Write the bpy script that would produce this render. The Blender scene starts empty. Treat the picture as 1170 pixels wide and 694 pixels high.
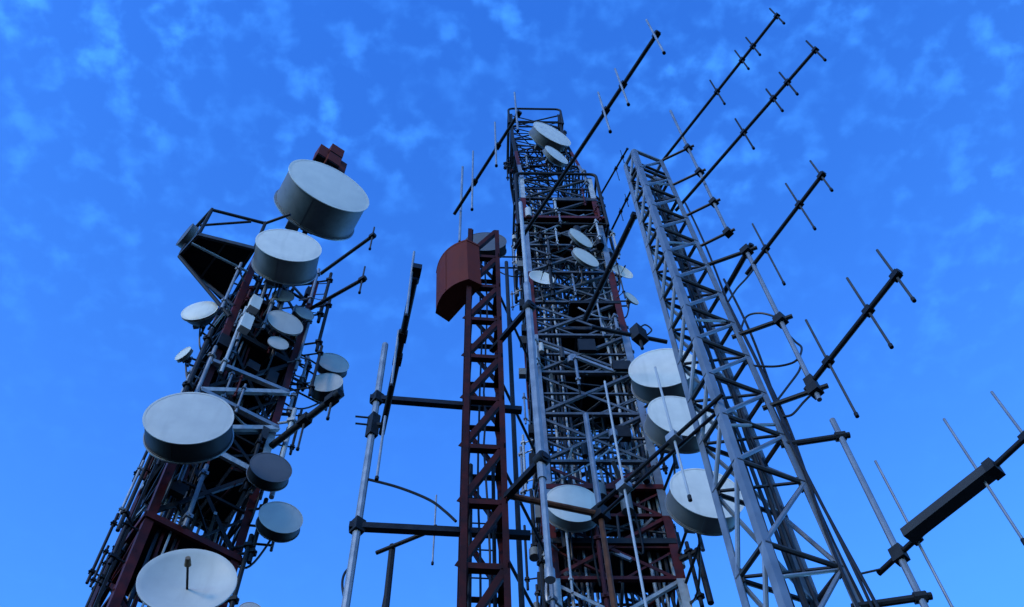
import bpy, math, random
from mathutils import Vector, Matrix
R_ = math.radians
SC = bpy.context.scene
COL = SC.collection
rnd = random.Random(7)

# ------------------------------------------------------------------ camera
FPX, CX, CY = 1200.0, 585.0, 347.0          # focal length and centre, in pixels of a 1170 wide picture
EYE = Vector((0, 0, 1.6))
_zc = Vector(((550-CX)/FPX, (CY+330)/FPX, -1)).normalized()     # where the plumb lines meet
_yc = Vector((0, 0, -1)); _yc = (_yc - _zc*_yc.dot(_zc)).normalized()
_xc = _yc.cross(_zc)
ROT = Matrix((_xc, _yc, _zc))               # camera space -> world
cam_d = bpy.data.cameras.new('camera'); cam = bpy.data.objects.new('camera', cam_d); COL.objects.link(cam)
cam_d.sensor_width = 36; cam_d.lens = 36*FPX/1170; cam_d.clip_start = 0.1; cam_d.clip_end = 6000
cam.matrix_world = Matrix.Translation(EYE) @ ROT.to_4x4()
SC.camera = cam

# ------------------------------------------------------------------ sky, sun, exposure
SUN_EL, SUN_AZ = 22.0, 212.0                # low, behind the camera and to its left (azimuth from +Y, clockwise)
W = bpy.data.worlds.new('World'); SC.world = W; W.use_nodes = True
nt = W.node_tree; nt.nodes.clear()
def N(t, **k):
    n = nt.nodes.new(t)
    for a, b in k.items(): setattr(n, a, b)
    return n
L = lambda a, b: nt.links.new(a, b)
sky = N('ShaderNodeTexSky', sky_type='NISHITA'); sky.sun_disc = False
sky.sun_elevation = R_(SUN_EL); sky.sun_rotation = R_(SUN_AZ); sky.altitude = 300; sky.ozone_density = 1.6
sky.air_density = 1.0; sky.dust_density = 0.6
tint = N('ShaderNodeMix', data_type='RGBA', blend_type='MULTIPLY'); tint.inputs[0].default_value = 1
tint.inputs[7].default_value = (0.31, 0.97, 2.12, 1)
L(sky.outputs[0], tint.inputs[6])
tm = N('ShaderNodeMix', data_type='RGBA', blend_type='MIX'); tm.inputs[6].default_value = (0.43, 1.14, 2.25, 1); tm.inputs[7].default_value = (0.24, 0.82, 2.0, 1); L(tm.outputs[2], tint.inputs[7])
tc = N('ShaderNodeTexCoord'); sep = N('ShaderNodeSeparateXYZ'); L(tc.outputs['Generated'], sep.inputs[0])
tr = N('ShaderNodeMapRange'); tr.inputs[1].default_value = .66; tr.inputs[2].default_value = .97; L(sep.outputs[2], tr.inputs[0]); L(tr.outputs[0], tm.inputs[0])
mz = N('ShaderNodeMath', operation='MAXIMUM'); L(sep.outputs[2], mz.inputs[0]); mz.inputs[1].default_value = 0.08
dx = N('ShaderNodeMath', operation='DIVIDE'); L(sep.outputs[0], dx.inputs[0]); L(mz.outputs[0], dx.inputs[1])
dy = N('ShaderNodeMath', operation='DIVIDE'); L(sep.outputs[1], dy.inputs[0]); L(mz.outputs[0], dy.inputs[1])
cmb = N('ShaderNodeCombineXYZ'); L(dx.outputs[0], cmb.inputs[0]); L(dy.outputs[0], cmb.inputs[1])   # flat cloud layer high above
n1 = N('ShaderNodeTexNoise'); L(cmb.outputs[0], n1.inputs['Vector']); n1.inputs['Scale'].default_value = 31; n1.inputs['Detail'].default_value = 5; n1.inputs['Roughness'].default_value = .46; n1.inputs['Distortion'].default_value = .1
n2 = N('ShaderNodeTexNoise'); L(cmb.outputs[0], n2.inputs['Vector']); n2.inputs['Scale'].default_value = 7; n2.inputs['Detail'].default_value = 3
r1 = N('ShaderNodeMapRange'); L(n1.outputs[0], r1.inputs[0]); r1.interpolation_type = 'SMOOTHSTEP'; r1.inputs[1].default_value = .44; r1.inputs[2].default_value = .78
r2 = N('ShaderNodeMapRange'); L(n2.outputs[0], r2.inputs[0]); r2.inputs[1].default_value = .30; r2.inputs[2].default_value = .66
r3 = N('ShaderNodeMapRange'); L(dy.outputs[0], r3.inputs[0]); r3.inputs[1].default_value = .74; r3.inputs[2].default_value = .26; r3.inputs[3].default_value = .06; r3.inputs[4].default_value = 1
m1 = N('ShaderNodeMath', operation='MULTIPLY'); L(r1.outputs[0], m1.inputs[0]); L(r2.outputs[0], m1.inputs[1])
m2 = N('ShaderNodeMath', operation='MULTIPLY'); L(m1.outputs[0], m2.inputs[0]); L(r3.outputs[0], m2.inputs[1])
m3 = N('ShaderNodeMath', operation='MULTIPLY'); L(m2.outputs[0], m3.inputs[0]); m3.inputs[1].default_value = .48
cl = N('ShaderNodeMix', data_type='RGBA', blend_type='MIX'); L(m3.outputs[0], cl.inputs[0]); L(tint.outputs[2], cl.inputs[6])
CLOUD = cl.inputs[7]; CLOUD.default_value = (0.62, 3.1, 9.5, 1)
bg = N('ShaderNodeBackground'); bg.inputs[1].default_value = 0.15; L(cl.outputs[2], bg.inputs[0])
wo = N('ShaderNodeOutputWorld'); L(bg.outputs[0], wo.inputs[0])
sd = bpy.data.lights.new('sun', 'SUN'); so = bpy.data.objects.new('sun', sd); COL.objects.link(so)
sd.energy = 1.0; sd.angle = R_(14); sd.color = (1.0, .90, .72)
_sv = Vector((math.sin(R_(SUN_AZ))*math.cos(R_(SUN_EL)), math.cos(R_(SUN_AZ))*math.cos(R_(SUN_EL)), math.sin(R_(SUN_EL))))
so.rotation_euler = _sv.to_track_quat('Z', 'Y').to_euler(); so.location = (0, -20, 40)
SC.view_settings.view_transform = 'Standard'; SC.view_settings.look = 'None'
SC.view_settings.exposure = 0.75; SC.view_settings.gamma = 1.0

# ------------------------------------------------------------------ picture <-> place
def ray(px, py): return ROT @ Vector(((px-CX)/FPX, (CY-py)/FPX, -1))
def P(px, py, D): d = ray(px, py); return EYE + d*(D/d.y)                 # point at depth D in front of the eye
def PZ(px, py, z): d = ray(px, py); return EYE + d*((z-EYE.z)/d.z)        # point at height z
def proj(p):
    c = ROT.transposed() @ (Vector(p)-EYE); return Vector((CX+FPX*c.x/-c.z, CY-FPX*c.y/-c.z))
def zrow(x, y, py):                                                        # height on a plumb line seen at picture row py
    c = ROT.transposed() @ (Vector((x, y, 0))-EYE); b = ROT.transposed() @ Vector((0, 0, 1)); k = (CY-py)/FPX
    return -(c.y + k*c.z)/(b.y + k*b.z)
def PF(px, py, f, dist): d = ray(px, py); return EYE + d*(dist/(d.x*f.x+d.y*f.y))     # point on an upright plane facing along f
def V(p, z): return Vector((p[0], p[1], z))

# ------------------------------------------------------------------ materials
def mat(name, col, rough=.5, metal=0., var=.25, scale=6., streak=.0, stain=None, bump=.0, detail=6, spec=.5):
    m = bpy.data.materials.new(name); m.use_nodes = True; t = m.node_tree; bs = t.nodes['Principled BSDF']
    tcn = t.nodes.new('ShaderNodeTexCoord')
    nz = t.nodes.new('ShaderNodeTexNoise'); nz.inputs['Scale'].default_value = scale; nz.inputs['Detail'].default_value = detail
    t.links.new(tcn.outputs['Object'], nz.inputs['Vector'])
    mx = t.nodes.new('ShaderNodeMix'); mx.data_type = 'RGBA'
    mr = t.nodes.new('ShaderNodeMapRange'); mr.inputs[1].default_value = .32; mr.inputs[2].default_value = .68
    t.links.new(nz.outputs[0], mr.inputs[0]); t.links.new(mr.outputs[0], mx.inputs[0])
    mx.inputs[6].default_value = (*[c*(1-var) for c in col], 1); mx.inputs[7].default_value = (*[min(1, c*(1+var)) for c in col], 1)
    out = mx.outputs[2]
    if stain:
        mp = t.nodes.new('ShaderNodeMapping'); mp.inputs['Scale'].default_value = (1, 1, .12); t.links.new(tcn.outputs['Object'], mp.inputs[0])
        n2 = t.nodes.new('ShaderNodeTexNoise'); n2.inputs['Scale'].default_value = scale*1.7; n2.inputs['Detail'].default_value = 5; t.links.new(mp.outputs[0], n2.inputs['Vector'])
        q = t.nodes.new('ShaderNodeMapRange'); q.inputs[1].default_value = .54; q.inputs[2].default_value = .75; q.inputs[4].default_value = streak; t.links.new(n2.outputs[0], q.inputs[0])
        m2 = t.nodes.new('ShaderNodeMix'); m2.data_type = 'RGBA'; t.links.new(q.outputs[0], m2.inputs[0]); t.links.new(out, m2.inputs[6]); m2.inputs[7].default_value = (*stain, 1); out = m2.outputs[2]
    t.links.new(out, bs.inputs['Base Color'])
    rr = t.nodes.new('ShaderNodeMapRange'); rr.inputs[3].default_value = max(.05, rough-.12); rr.inputs[4].default_value = min(1, rough+.12); t.links.new(nz.outputs[0], rr.inputs[0])
    t.links.new(rr.outputs[0], bs.inputs['Roughness']); bs.inputs['Metallic'].default_value = metal; bs.inputs['Specular IOR Level'].default_value = spec
    if bump:
        bn = t.nodes.new('ShaderNodeBump'); bn.inputs['Strength'].default_value = bump; bn.inputs['Distance'].default_value = .02
        t.links.new(nz.outputs[0], bn.inputs['Height']); t.links.new(bn.outputs[0], bs.inputs['Normal'])
    return m
RUST = (.10, .035, .015)
M = dict(
    red=mat('red_paint', (.052, .0042, .0038), .6, 0, .45, 5, .6, (.025, .006, .005), spec=0.2),
    tie=mat('bluish_steel', (.062, .066, .074), .5, .2, .35, 5, .4, (.03, .022, .018), spec=.3),
    darkred=mat('oxide_red_paint', (.026, .003, .003), .7, 0, .5, 5, .6, (.010, .004, .003), spec=.12),
    white=mat('white_paint', (.24, .25, .26), .5, 0, .25, 6, .5, (.16, .12, .10)),
    steel=mat('galvanised_steel', (.145, .158, .178), .42, .4, .18, 4, .3, (.07, .055, .045)),
    brace=mat('dull_steel', (.024, .025, .027), .55, 0, .4, 7, .4, (.03, .018, .012), spec=0.25),
    dark=mat('dark_steel', (.009, .010, .012), .6, 0, .4, 6, spec=0.15),
    black=mat('black_boom', (.009, .009, .011), .45, 0, .3, 8, spec=0.12),
    cable=mat('black_cable', (.010, .010, .012), .4, 0, .2, 8, spec=0.2),
    grate=mat('grating', (.006, .0065, .008), .7, .1, .4, 12, spec=0.1),
    topradome=mat('clean_radome', (.44, .42, .37), .55, 0, .06, 2.5, .4, (.40, .38, .34)),
    pale=mat('dusty_radome', (.33, .315, .29), .55, 0, .07, 3.0, .5, (.26, .25, .23)),
    redgrate=mat('red_deck', (.030, .004, .004), .7, 0, .4, 8, spec=0.12),
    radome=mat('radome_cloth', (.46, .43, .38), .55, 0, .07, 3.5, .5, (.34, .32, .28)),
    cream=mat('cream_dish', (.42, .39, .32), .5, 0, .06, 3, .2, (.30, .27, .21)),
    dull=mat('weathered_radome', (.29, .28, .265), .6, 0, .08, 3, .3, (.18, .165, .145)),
    slate=mat('slate_or_shade_radome', (.058, .060, .068), .6, 0, .1, 3, spec=0.3),  # slate faces; also carries the painted shade of the drum behind the red mast
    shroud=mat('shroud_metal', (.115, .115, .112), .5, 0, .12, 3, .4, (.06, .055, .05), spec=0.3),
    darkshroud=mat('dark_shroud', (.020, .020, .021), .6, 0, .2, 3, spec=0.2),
    brown=mat('brown_panel', (.088, .0165, .0095), .6, 0, .10, 4, .35, (.045, .012, .010), .05, spec=.06),
    rust=mat('rusty_pole', (.075, .026, .011), .7, .1, .45, 7, .6, (.07, .06, .06), spec=0.2),
    whip=mat('fibreglass_whip', (.26, .27, .28), .4, 0, .1, 4),
    grey=mat('grey_pole', (.21, .215, .22), .4, .5, .2, 5, .5, (.13, .12, .11)),
    concrete=mat('concrete', (.32, .31, .29), .85, 0, .25, 3, 0, None, .3),
    amber=mat('amber_feed', (.10, .055, .015), .5, 0, .2, 5),
)

# ------------------------------------------------------------------ mesh building
class MB:
    def __init__(s): s.v = []; s.f = []; s.mi = []; s.ms = []
    def m(s, name):
        if name not in s.ms: s.ms.append(name)
        return s.ms.index(name)
    def add(s, vs, fs, mname):
        o = len(s.v); i = s.m(mname); s.v += [Vector(p) for p in vs]; s.f += [tuple(o+k for k in f) for f in fs]; s.mi += [i]*len(fs); return s
    def tube(s, a, b, r, mn, n=8, r2=None):
        a, b = Vector(a), Vector(b); d = b-a
        if d.length < 1e-5: return s
        d.normalize(); u = d.orthogonal().normalized(); w = d.cross(u); r2 = r if r2 is None else r2
        ring = lambda c, q: [c + (u*math.cos(2*math.pi*k/n)+w*math.sin(2*math.pi*k/n))*q for k in range(n)]
        fs = [(k, (k+1) % n, n+(k+1) % n, n+k) for k in range(n)] + [tuple(range(n-1, -1, -1)), tuple(range(n, 2*n))]
        return s.add(ring(a, r)+ring(b, r2), fs, mn)
    def path(s, pts, r, mn, n=7):
        pts = [Vector(p) for p in pts]; vs = []; u = None
        for i, p in enumerate(pts):
            d = (pts[min(i+1, len(pts)-1)]-pts[max(i-1, 0)]).normalized()
            u = d.orthogonal().normalized() if u is None else (u-d*u.dot(d)).normalized(); w = d.cross(u)
            vs += [p+(u*math.cos(2*math.pi*k/n)+w*math.sin(2*math.pi*k/n))*r for k in range(n)]
        fs = [(i*n+k, i*n+(k+1) % n, (i+1)*n+(k+1) % n, (i+1)*n+k) for i in range(len(pts)-1) for k in range(n)]
        fs += [tuple(range(n-1, -1, -1)), tuple(range((len(pts)-1)*n, len(pts)*n))]
        return s.add(vs, fs, mn)
    def beam(s, a, b, w, h, mn, up=Vector((0, 0, 1))):
        a, b = Vector(a), Vector(b); d = (b-a).normalized(); x = d.cross(up)
        if x.length < 1e-3: x = d.orthogonal()
        x.normalize(); y = x.cross(d)
        q = [(-1, -1), (1, -1), (1, 1), (-1, 1)]
        vs = [c + x*(i*w/2) + y*(j*h/2) for c in (a, b) for i, j in q]
        return s.add(vs, [(3, 2, 1, 0), (4, 5, 6, 7), (0, 1, 5, 4), (1, 2, 6, 5), (2, 3, 7, 6), (3, 0, 4, 7)], mn)
    def angle(s, a, b, w, t, mn, x, y):            # L section running a -> b, its two flanges along x and y
        a, b = Vector(a), Vector(b); prof = [(0, 0), (w, 0), (w, t), (t, t), (t, w), (0, w)]
        vs = [c + x*i + y*j for c in (a, b) for i, j in prof]
        fs = [(k, (k+1) % 6, 6+(k+1) % 6, 6+k) for k in range(6)] + [(5, 4, 3, 2, 1, 0), (6, 7, 8, 9, 10, 11)]
        return s.add(vs, fs, mn)
    def lathe(s, c, ax, prof, mn, n=48, closed=False):     # prof: (radius, along)
        c = Vector(c); ax = Vector(ax).normalized(); u = ax.orthogonal().normalized(); w = ax.cross(u); vs = []; rows = []
        for r, t in prof:
            if r < 1e-4: rows.append([len(vs)]); vs.append(c+ax*t)
            else:
                rows.append(list(range(len(vs), len(vs)+n))); vs += [c+ax*t+(u*math.cos(2*math.pi*k/n)+w*math.sin(2*math.pi*k/n))*r for k in range(n)]
        fs = []
        pr = list(zip(rows, rows[1:])) + ([(rows[-1], rows[0])] if closed else [])
        for A, B in pr:
            for k in range(n):
                q = (k+1) % n
                if len(A) == 1 and len(B) == 1: continue
                if len(A) == 1: fs.append((A[0], B[k], B[q]))
                elif len(B) == 1: fs.append((A[q], A[k], B[0]))
                else: fs.append((A[q], A[k], B[k], B[q]))
        return s.add(vs, fs, mn)
    def prism(s, bot, top, mn):
        n = len(bot); fs = [(k, (k+1) % n, n+(k+1) % n, n+k) for k in range(n)] + [tuple(range(n-1, -1, -1)), tuple(range(n, 2*n))]
        return s.add(list(bot)+list(top), fs, mn)
    def build(s, name, parent=None, org=None):
        off = Vector(org) if org is not None else (parent['_o'] if parent is not None else Vector((0, 0, 0)))
        off = Vector(off); me = bpy.data.meshes.new(name); me.from_pydata([p-off for p in s.v], [], s.f); me.validate(); me.update()
        for q in s.ms: me.materials.append(M[q])
        me.polygons.foreach_set('material_index', s.mi[:len(me.polygons)])
        me.polygons.foreach_set('use_smooth', [True]*len(me.polygons)); me.set_sharp_from_angle(angle=R_(38))
        import bmesh
        bm = bmesh.new(); bm.from_mesh(me); bmesh.ops.recalc_face_normals(bm, faces=bm.faces); bm.to_mesh(me); bm.free()
        o = bpy.data.objects.new(name, me); COL.objects.link(o)
        if parent is not None:
            o.parent = parent; o['_o'] = off
        else: o.location = off; o['_o'] = off
        return o
ALL = []
def thing(name, label, cat, base, group=None):
    o = bpy.data.objects.new(name, None); COL.objects.link(o); o.location = base; o['_o'] = Vector(base)
    o['label'] = label; o['category'] = cat; o.empty_display_size = .2
    if group: o['group'] = group
    ALL.append(o); return o

# ------------------------------------------------------------------ ground
def ground():
    mb = MB(); n = 40; S = 1500.0; vs = []; fs = []
    for i in range(n+1):
        for j in range(n+1):
            u, v = (i/n*2-1), (j/n*2-1); x, y = S*u*abs(u), S*v*abs(v); r = math.hypot(x, y-10)
            vs.append((x, y+10, 0 if r < 40 else .012*(r-40)*(.4*math.sin(x*.013)+.35*math.cos(y*.017)-.9)))
    fs = [(i*(n+1)+j, (i+1)*(n+1)+j, (i+1)*(n+1)+j+1, i*(n+1)+j+1) for i in range(n) for j in range(n)]
    M['ground'] = mat('dry_ground', (.045, .040, .028), .95, 0, .5, .35, 0, None, .4, 10)
    o = mb.add(vs, fs, 'ground').build('ground'); o['kind'] = 'structure'
ground()

# ------------------------------------------------------------------ lattice towers
def corners(c, side, yaw):
    h = side/2; cs, sn = math.cos(yaw), math.sin(yaw)
    return [Vector((c[0]+x*cs-y*sn, c[1]+x*sn+y*cs, 0)) for x, y in ((-h, -h), (h, -h), (h, h), (-h, h))]
def lattice(root, cf, zs, band, leg, br, style, tube=False, brm=None, angleg=False, dm=None, plan=2, legn='leg', skip=()):
    cen = lambda z: sum(cf(z), Vector())/4
    for k in range(4):
        mb = MB(); z0 = zs[0]
        for za, zb in zip(zs, zs[1:]):
            a, b = V(cf(za)[k], za), V(cf(zb)[k], zb+.001)
            x = (cf(za)[(k+1) % 4]-cf(za)[k]).normalized(); y = (cf(za)[k-1]-cf(za)[k]).normalized()
            if tube and not angleg: mb.tube(a, b, leg, band((za+zb)/2), 12); mb.tube(b-Vector((0, 0, .04)), b+Vector((0, 0, .04)), leg*1.18, band((za+zb)/2), 12)
            else: mb.angle(a-x*.02-y*.02, b-x*.02-y*.02, leg, leg*.13, band((za+zb)/2), x, y)
        mb.build(legn, root)
    for i, (za, zb) in enumerate(zip(zs, zs[1:])):
        for k in range(4):
            if (i, k) in skip: continue
            A, B = cf(za)[k], cf(za)[(k+1) % 4]; C, D = cf(zb)[k], cf(zb)[(k+1) % 4]
            inn = (cen(za)-(A+B)/2); inn.z = 0; inn.normalize(); up = Vector((0, 0, 1)); mb = MB()
            m = band((za+zb)/2) if brm is None else brm((za+zb)/2)
            a, b, c, d = V(A, za), V(B, za), V(C, zb), V(D, zb)
            def mem(p, q, s=1., off=0., mm=None):
                p = p+inn*off; q = q+inn*off
                if tube: mb.tube(p, q, br*s, mm or (dm if dm and s == 1 and abs(p.z-q.z) > .1 else m), 7)
                else:
                    dd = (q-p).normalized(); w = dd.cross(inn).normalized(); mb.angle(p, q, br*s, br*.14, mm or m, w, inn)
            mem(a, b, 1.1)
            if style == 'X': mem(a, d, 1, .01); mem(b, c, 1, .012+br*.2)
            elif style == 'Z':
                mem(a, d) if (i+k) % 2 == 0 else mem(b, c)
            elif style == 'z': mem(a, d)
            elif style == 'K':
                mid = (c+d)/2; mem(a, mid, 1, .01); mem(b, mid, 1, .01)
                mem((a+mid)/2, a.lerp(c, .5), .6, .012); mem((b+mid)/2, b.lerp(d, .5), .6, .012)
            elif style == 'XX':
                mem(a, d, 1, .01); mem(b, c, 1, .012+br*.2); h1, h2 = a.lerp(c, .5), b.lerp(d, .5); mem(h1, h2, .7, .03)
                mem(h1, (a+b)/2, .6, .04); mem(h2, (a+b)/2, .6, .04)
            o = mb.build('bracing', root)
            if tube:
                e = (b-a).normalized()
                for p, sg in ((a, 1), (b, -1)): gp = MB(); gp.beam(p+e*sg*br*1.0+inn*.012-up*.075, p+e*sg*br*1.0+inn*.012+up*.075, br*3.4, .012, m, inn); gp.build('gusset_plate', o)
        if plan and i % plan == 0:
            cc = [V(p, za+.02) for p in cf(za)]; mb = MB(); m = band(za) if brm is None else brm(za)
            if tube: mb.tube(cc[0], cc[2], br*.8, m, 6)
            else: mb.beam(cc[0], cc[2], br*.8, br*.5, m); mb.beam(cc[1]-Vector((0, 0, br)), cc[3]-Vector((0, 0, br)), br*.8, br*.5, m)
            mb.build('plan_brace', root)
def deck(root, poly, z, th, mn, name='platform', beamm=None, step=.5):
    mb = MB(); mb.prism([V(p, z) for p in poly], [V(p, z+th) for p in poly], mn); o = mb.build(name, root)
    fr = MB(); n = len(poly)
    for k in range(n): fr.beam(V(poly[k], z-.03), V(poly[(k+1) % n], z-.03), .07, .14, beamm or mn)
    fr.build('edge_beam', o)
    if step:
        rb = MB(); L_ = (poly[1]-poly[0]).length; q = int(L_/step)
        for k in range(1, q):
            t = k/q; rb.beam(V(poly[0].lerp(poly[1], t), z-.04), V(poly[3].lerp(poly[2], t), z-.04), .05, .08, beamm or mn)
        rb.build('joist', o)
    return o
def rail(root, pts, z0, z1, r, mn, closed=True, mid=True, posts=1):
    mb = MB(); n = len(pts); seg = [(k, (k+1) % n) for k in range(n if closed else n-1)]
    for a, b in seg:
        mb.tube(V(pts[a], z1), V(pts[b], z1), r, mn, 8)
        if mid: mb.tube(V(pts[a], (z0+z1)/2), V(pts[b], (z0+z1)/2), r*.7, mn, 6)
        for k in range(posts):
            p = pts[a].lerp(pts[b], k/posts); mb.tube(V(p, z0), V(p, z1+r), r, mn, 8)
    if not closed: mb.tube(V(pts[-1], z0), V(pts[-1], z1+r), r, mn, 8)
    return mb.build('handrail', root)
def hoop(root, cc, z0, z1, r):        # bent-pipe guard: a hoop with rounded shoulders in front and behind, tied by two bars
    for a, b in ((0, 1), (3, 2)):
        A, B = cc[a], cc[b]; L_ = (B-A).length; k = .22; pts = [V(A, z0), V(A, z0*.5+z1*.5), V(A, z1-k)]
        pts += [V(A.lerp(B, k*(1-math.cos(t))/L_), z1-k+k*math.sin(t)) for t in (.4, .8, 1.2, 1.57)]
        pts += [V(B.lerp(A, k*(1-math.cos(t))/L_), z1-k+k*math.sin(t)) for t in (1.57, 1.2, .8, .4)] + [V(B, z1-k), V(B, z0*.5+z1*.5), V(B, z0)]
        mb = MB(); mb.path(pts, r, 'dark', 8); mb.build('guard_hoop', root)
    for a, b in ((0, 3), (1, 2)):
        mb = MB(); mb.tube(V(cc[a], z1-.25), V(cc[b], z1-.25), r*.8, 'dark', 8); mb.build('tie_bar', root)
    for z in (z0+.1,):
        for a, b in ((0, 1), (1, 2), (2, 3), (3, 0)): mb = MB(); mb.tube(V(cc[a], z), V(cc[b], z), r*.7, 'dark', 8); mb.build('tie_bar', root)
def cables(root, p0, dirv, n, z0, z1, sp=.07, ms=('cable',), r=.018, wig=.03):
    for k in range(n):
        b = p0+dirv*(k*sp); pts = []; z = z0; ph = rnd.random()*6
        while z < z1: pts.append(V(b, z)+Vector((math.sin(z*.9+ph), math.cos(z*1.1+ph*2), 0))*wig*rnd.random()); z += .8
        mb = MB(); mb.path(pts, r*(.7+.6*rnd.random()), ms[k % len(ms)], 6); mb.build('feeder_cable', root)
def ladder(root, p0, dirv, w, z0, z1, mn, step=.3):
    mb = MB(); a, b = p0-dirv*w/2, p0+dirv*w/2
    for p in (a, b): mb.beam(V(p, z0), V(p, z1), .05, .03, mn)
    z = z0+.2
    while z < z1: mb.tube(V(a, z), V(b, z), .013, mn, 6); z += step
    return mb.build('ladder', root)
def stubpipe(root, leg, out, z, ln, off, r, mn):     # an upright mounting pipe held off a tower leg by two stubs
    mb = MB(); p = V(leg, z)+out*off
    mb.tube(p-Vector((0, 0, ln/2)), p+Vector((0, 0, ln/2)), r, mn, 9)
    for s in (-.35, .35):
        a = p+Vector((0, 0, ln*s)); mb.tube(V(leg, a.z), a+out*r*2.2, r*.6, mn, 7); mb.beam(a-Vector((0, 0, r)), a+Vector((0, 0, r)), r*3.2, r*3.2, mn, out)
    return mb.build('mounting_pipe', root)
def footing(root, pts, s):
    for p in pts:
        mb = MB(); mb.prism([Vector((p.x+i*s, p.y+j*s, -.2)) for i, j in ((-1, -1), (1, -1), (1, 1), (-1, 1))], [Vector((p.x+i*s*.85, p.y+j*s*.85, .35)) for i, j in ((-1, -1), (1, -1), (1, 1), (-1, 1))], 'concrete'); mb.build('footing', root)
def az(px, py): d = ray(px, py); return math.atan2(d.x, d.y)
def steps(z0, z1, h): n = max(1, round((z1-z0)/h)); return [z0+(z1-z0)*k/n for k in range(n+1)]

# ---- left tower (red and white)
a0, a1 = az(146, 643), az(272, 643); am = (a0+a1)/2; YAW1 = R_(14)-am
k0 = Vector((math.sin(a0), math.cos(a0), 0))*13.4; rt = Vector((math.cos(YAW1), math.sin(YAW1), 0)); fw = Vector((-math.sin(YAW1), math.cos(YAW1), 0))
S1 = (k0.y*math.sin(a1)-k0.x*math.cos(a1))/(rt.x*math.cos(a1)-rt.y*math.sin(a1))      # side at which the right-hand leg falls on its sight line
RF = k0.dot(fw); c1 = [k0, k0+rt*S1, k0+rt*S1+fw*S1, k0+fw*S1]; C1 = sum(c1, Vector())/4; cf1 = lambda z: c1
T1 = thing('lattice_tower', 'leaning-looking tall red and white lattice tower on the left, crowded with white drum dishes', 'tower', (C1.x, C1.y, 0), 'radio towers')
Z1 = lambda row: zrow(c1[0].x, c1[0].y, row)
zt1 = Z1(282)
def band1(z): return 'white' if Z1(528) < z < Z1(420) else 'red'
def bm1(z): return 'dark' if z > Z1(560) else 'red'
z3, zA, zB, zC, zD = [Z1(q) for q in (588, 494, 446, 372, 330)]
zs1 = steps(.3, z3, 1.7)
for q in (zA, zB, zC, zD, zt1): zs1 += steps(zs1[-1], q, 2.0)[1:]
lattice(T1, cf1, zs1, band1,   .16, .08, 'XX', brm=bm1, plan=1, skip={(len(steps(.3, z3, 1.7))-2, 0)})
footing(T1, c1, .5)
cables(T1, c1[0]+rt*S1*.22+fw*S1*.86, rt, 14, .4, zt1-1, .13, ('cable', 'grey', 'cable'), .03)
cables(T1, c1[0]+rt*.3+fw*.12, rt, 5, .4, zt1-.5, .1, ('cable', 'red', 'whip'), .03)
ladder(T1, c1[0]+rt*S1*.5+fw*S1*.8, rt, .5, .4, zt1, 'brace')
ladder(T1, c1[0]+rt*S1*.72+fw*S1*.9, rt, .7, .4, zt1, 'brace', .45)
mb = MB(); mb.beam(V(c1[0]-rt*.12+fw*.5, .5), V(c1[0]-rt*.12+fw*.5, Z1(515)), .05, .05, 'dark', fw); mb.build('conduit', T1)
mb = MB(); mb.beam(V(c1[0]-rt*.1+fw*S1*.55, .5), V(c1[0]-rt*.1+fw*S1*.55, Z1(535)), .30, .04, 'darkred', rt); mb.build('cable_tray', T1)
inset = lambda cc, k: [sum(cc, Vector())/4+(p-sum(cc, Vector())/4)*k for p in cc]
deck(T1, inset(c1, 1.03), z3, .06, 'grate', beamm='red')
deck(T1, inset(c1, .98), zA, .06, 'grate', beamm='white')
deck(T1, inset(c1, .98), zB, .06, 'grate', beamm='dark')
deck(T1, inset(c1, .98), zC, .06, 'grate', beamm='dark')
deck(T1, inset(c1, .98), zD, .06, 'redgrate', beamm='dark')
# pale frame of the white section
mb = MB(); fr0, fr1 = c1[0]-fw*.12, c1[1]-fw*.12
lr = [(0, 413), (1, 449), (0, 446), (1, 490), (0, 489)]
pts = [V((fr0, fr1)[k], zrow((fr0, fr1)[k].x, (fr0, fr1)[k].y, row)) for k, row in lr]
for q, (a, b) in enumerate(zip(pts, pts[1:])): mb.beam(a, b, .10, .10, 'white' if q % 2 else 'grey', fw)
mb.build('front_frame', T1)
# cantilevered top-left platform with its railing
zp = Z1(304); pl = [PZ(x, y, zp) for x, y in ((227, 268), (291, 284), (254, 340), (206, 291))]
pl = [Vector((p.x, p.y, 0)) for p in pl]
po = deck(T1, pl, zp, .08, 'grate', beamm='brace', step=.55)
zr = zrow(pl[0].x, pl[0].y, 240)
rail(T1, [pl[3], pl[0], pl[1]], zp, zr, .045, 'dark', False, False)
mb = MB(); mb.tube(V(pl[3].lerp(pl[0], .5), zr-.35), V(pl[0].lerp(pl[1], .75), zr-.1), .035, 'dark')
mb.tube(V(pl[1], zr), PZ(332, 245, zr), .04, 'dark'); mb.build('rail_brace', T1)
mb = MB(); mb.tube(V(pl[3], zp-.1), V(c1[0], Z1(362)), .05, 'dark'); mb.tube(V(pl[3].lerp(pl[2], .55), zp-.1), V(c1[0], Z1(350)), .04, 'dark')
mb.tube(V(pl[0].lerp(pl[3], .3), zp-.16), V(c1[0].lerp(c1[1], .15), zp-.3), .035, 'grey'); mb.build('platform_strut', T1)
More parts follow.
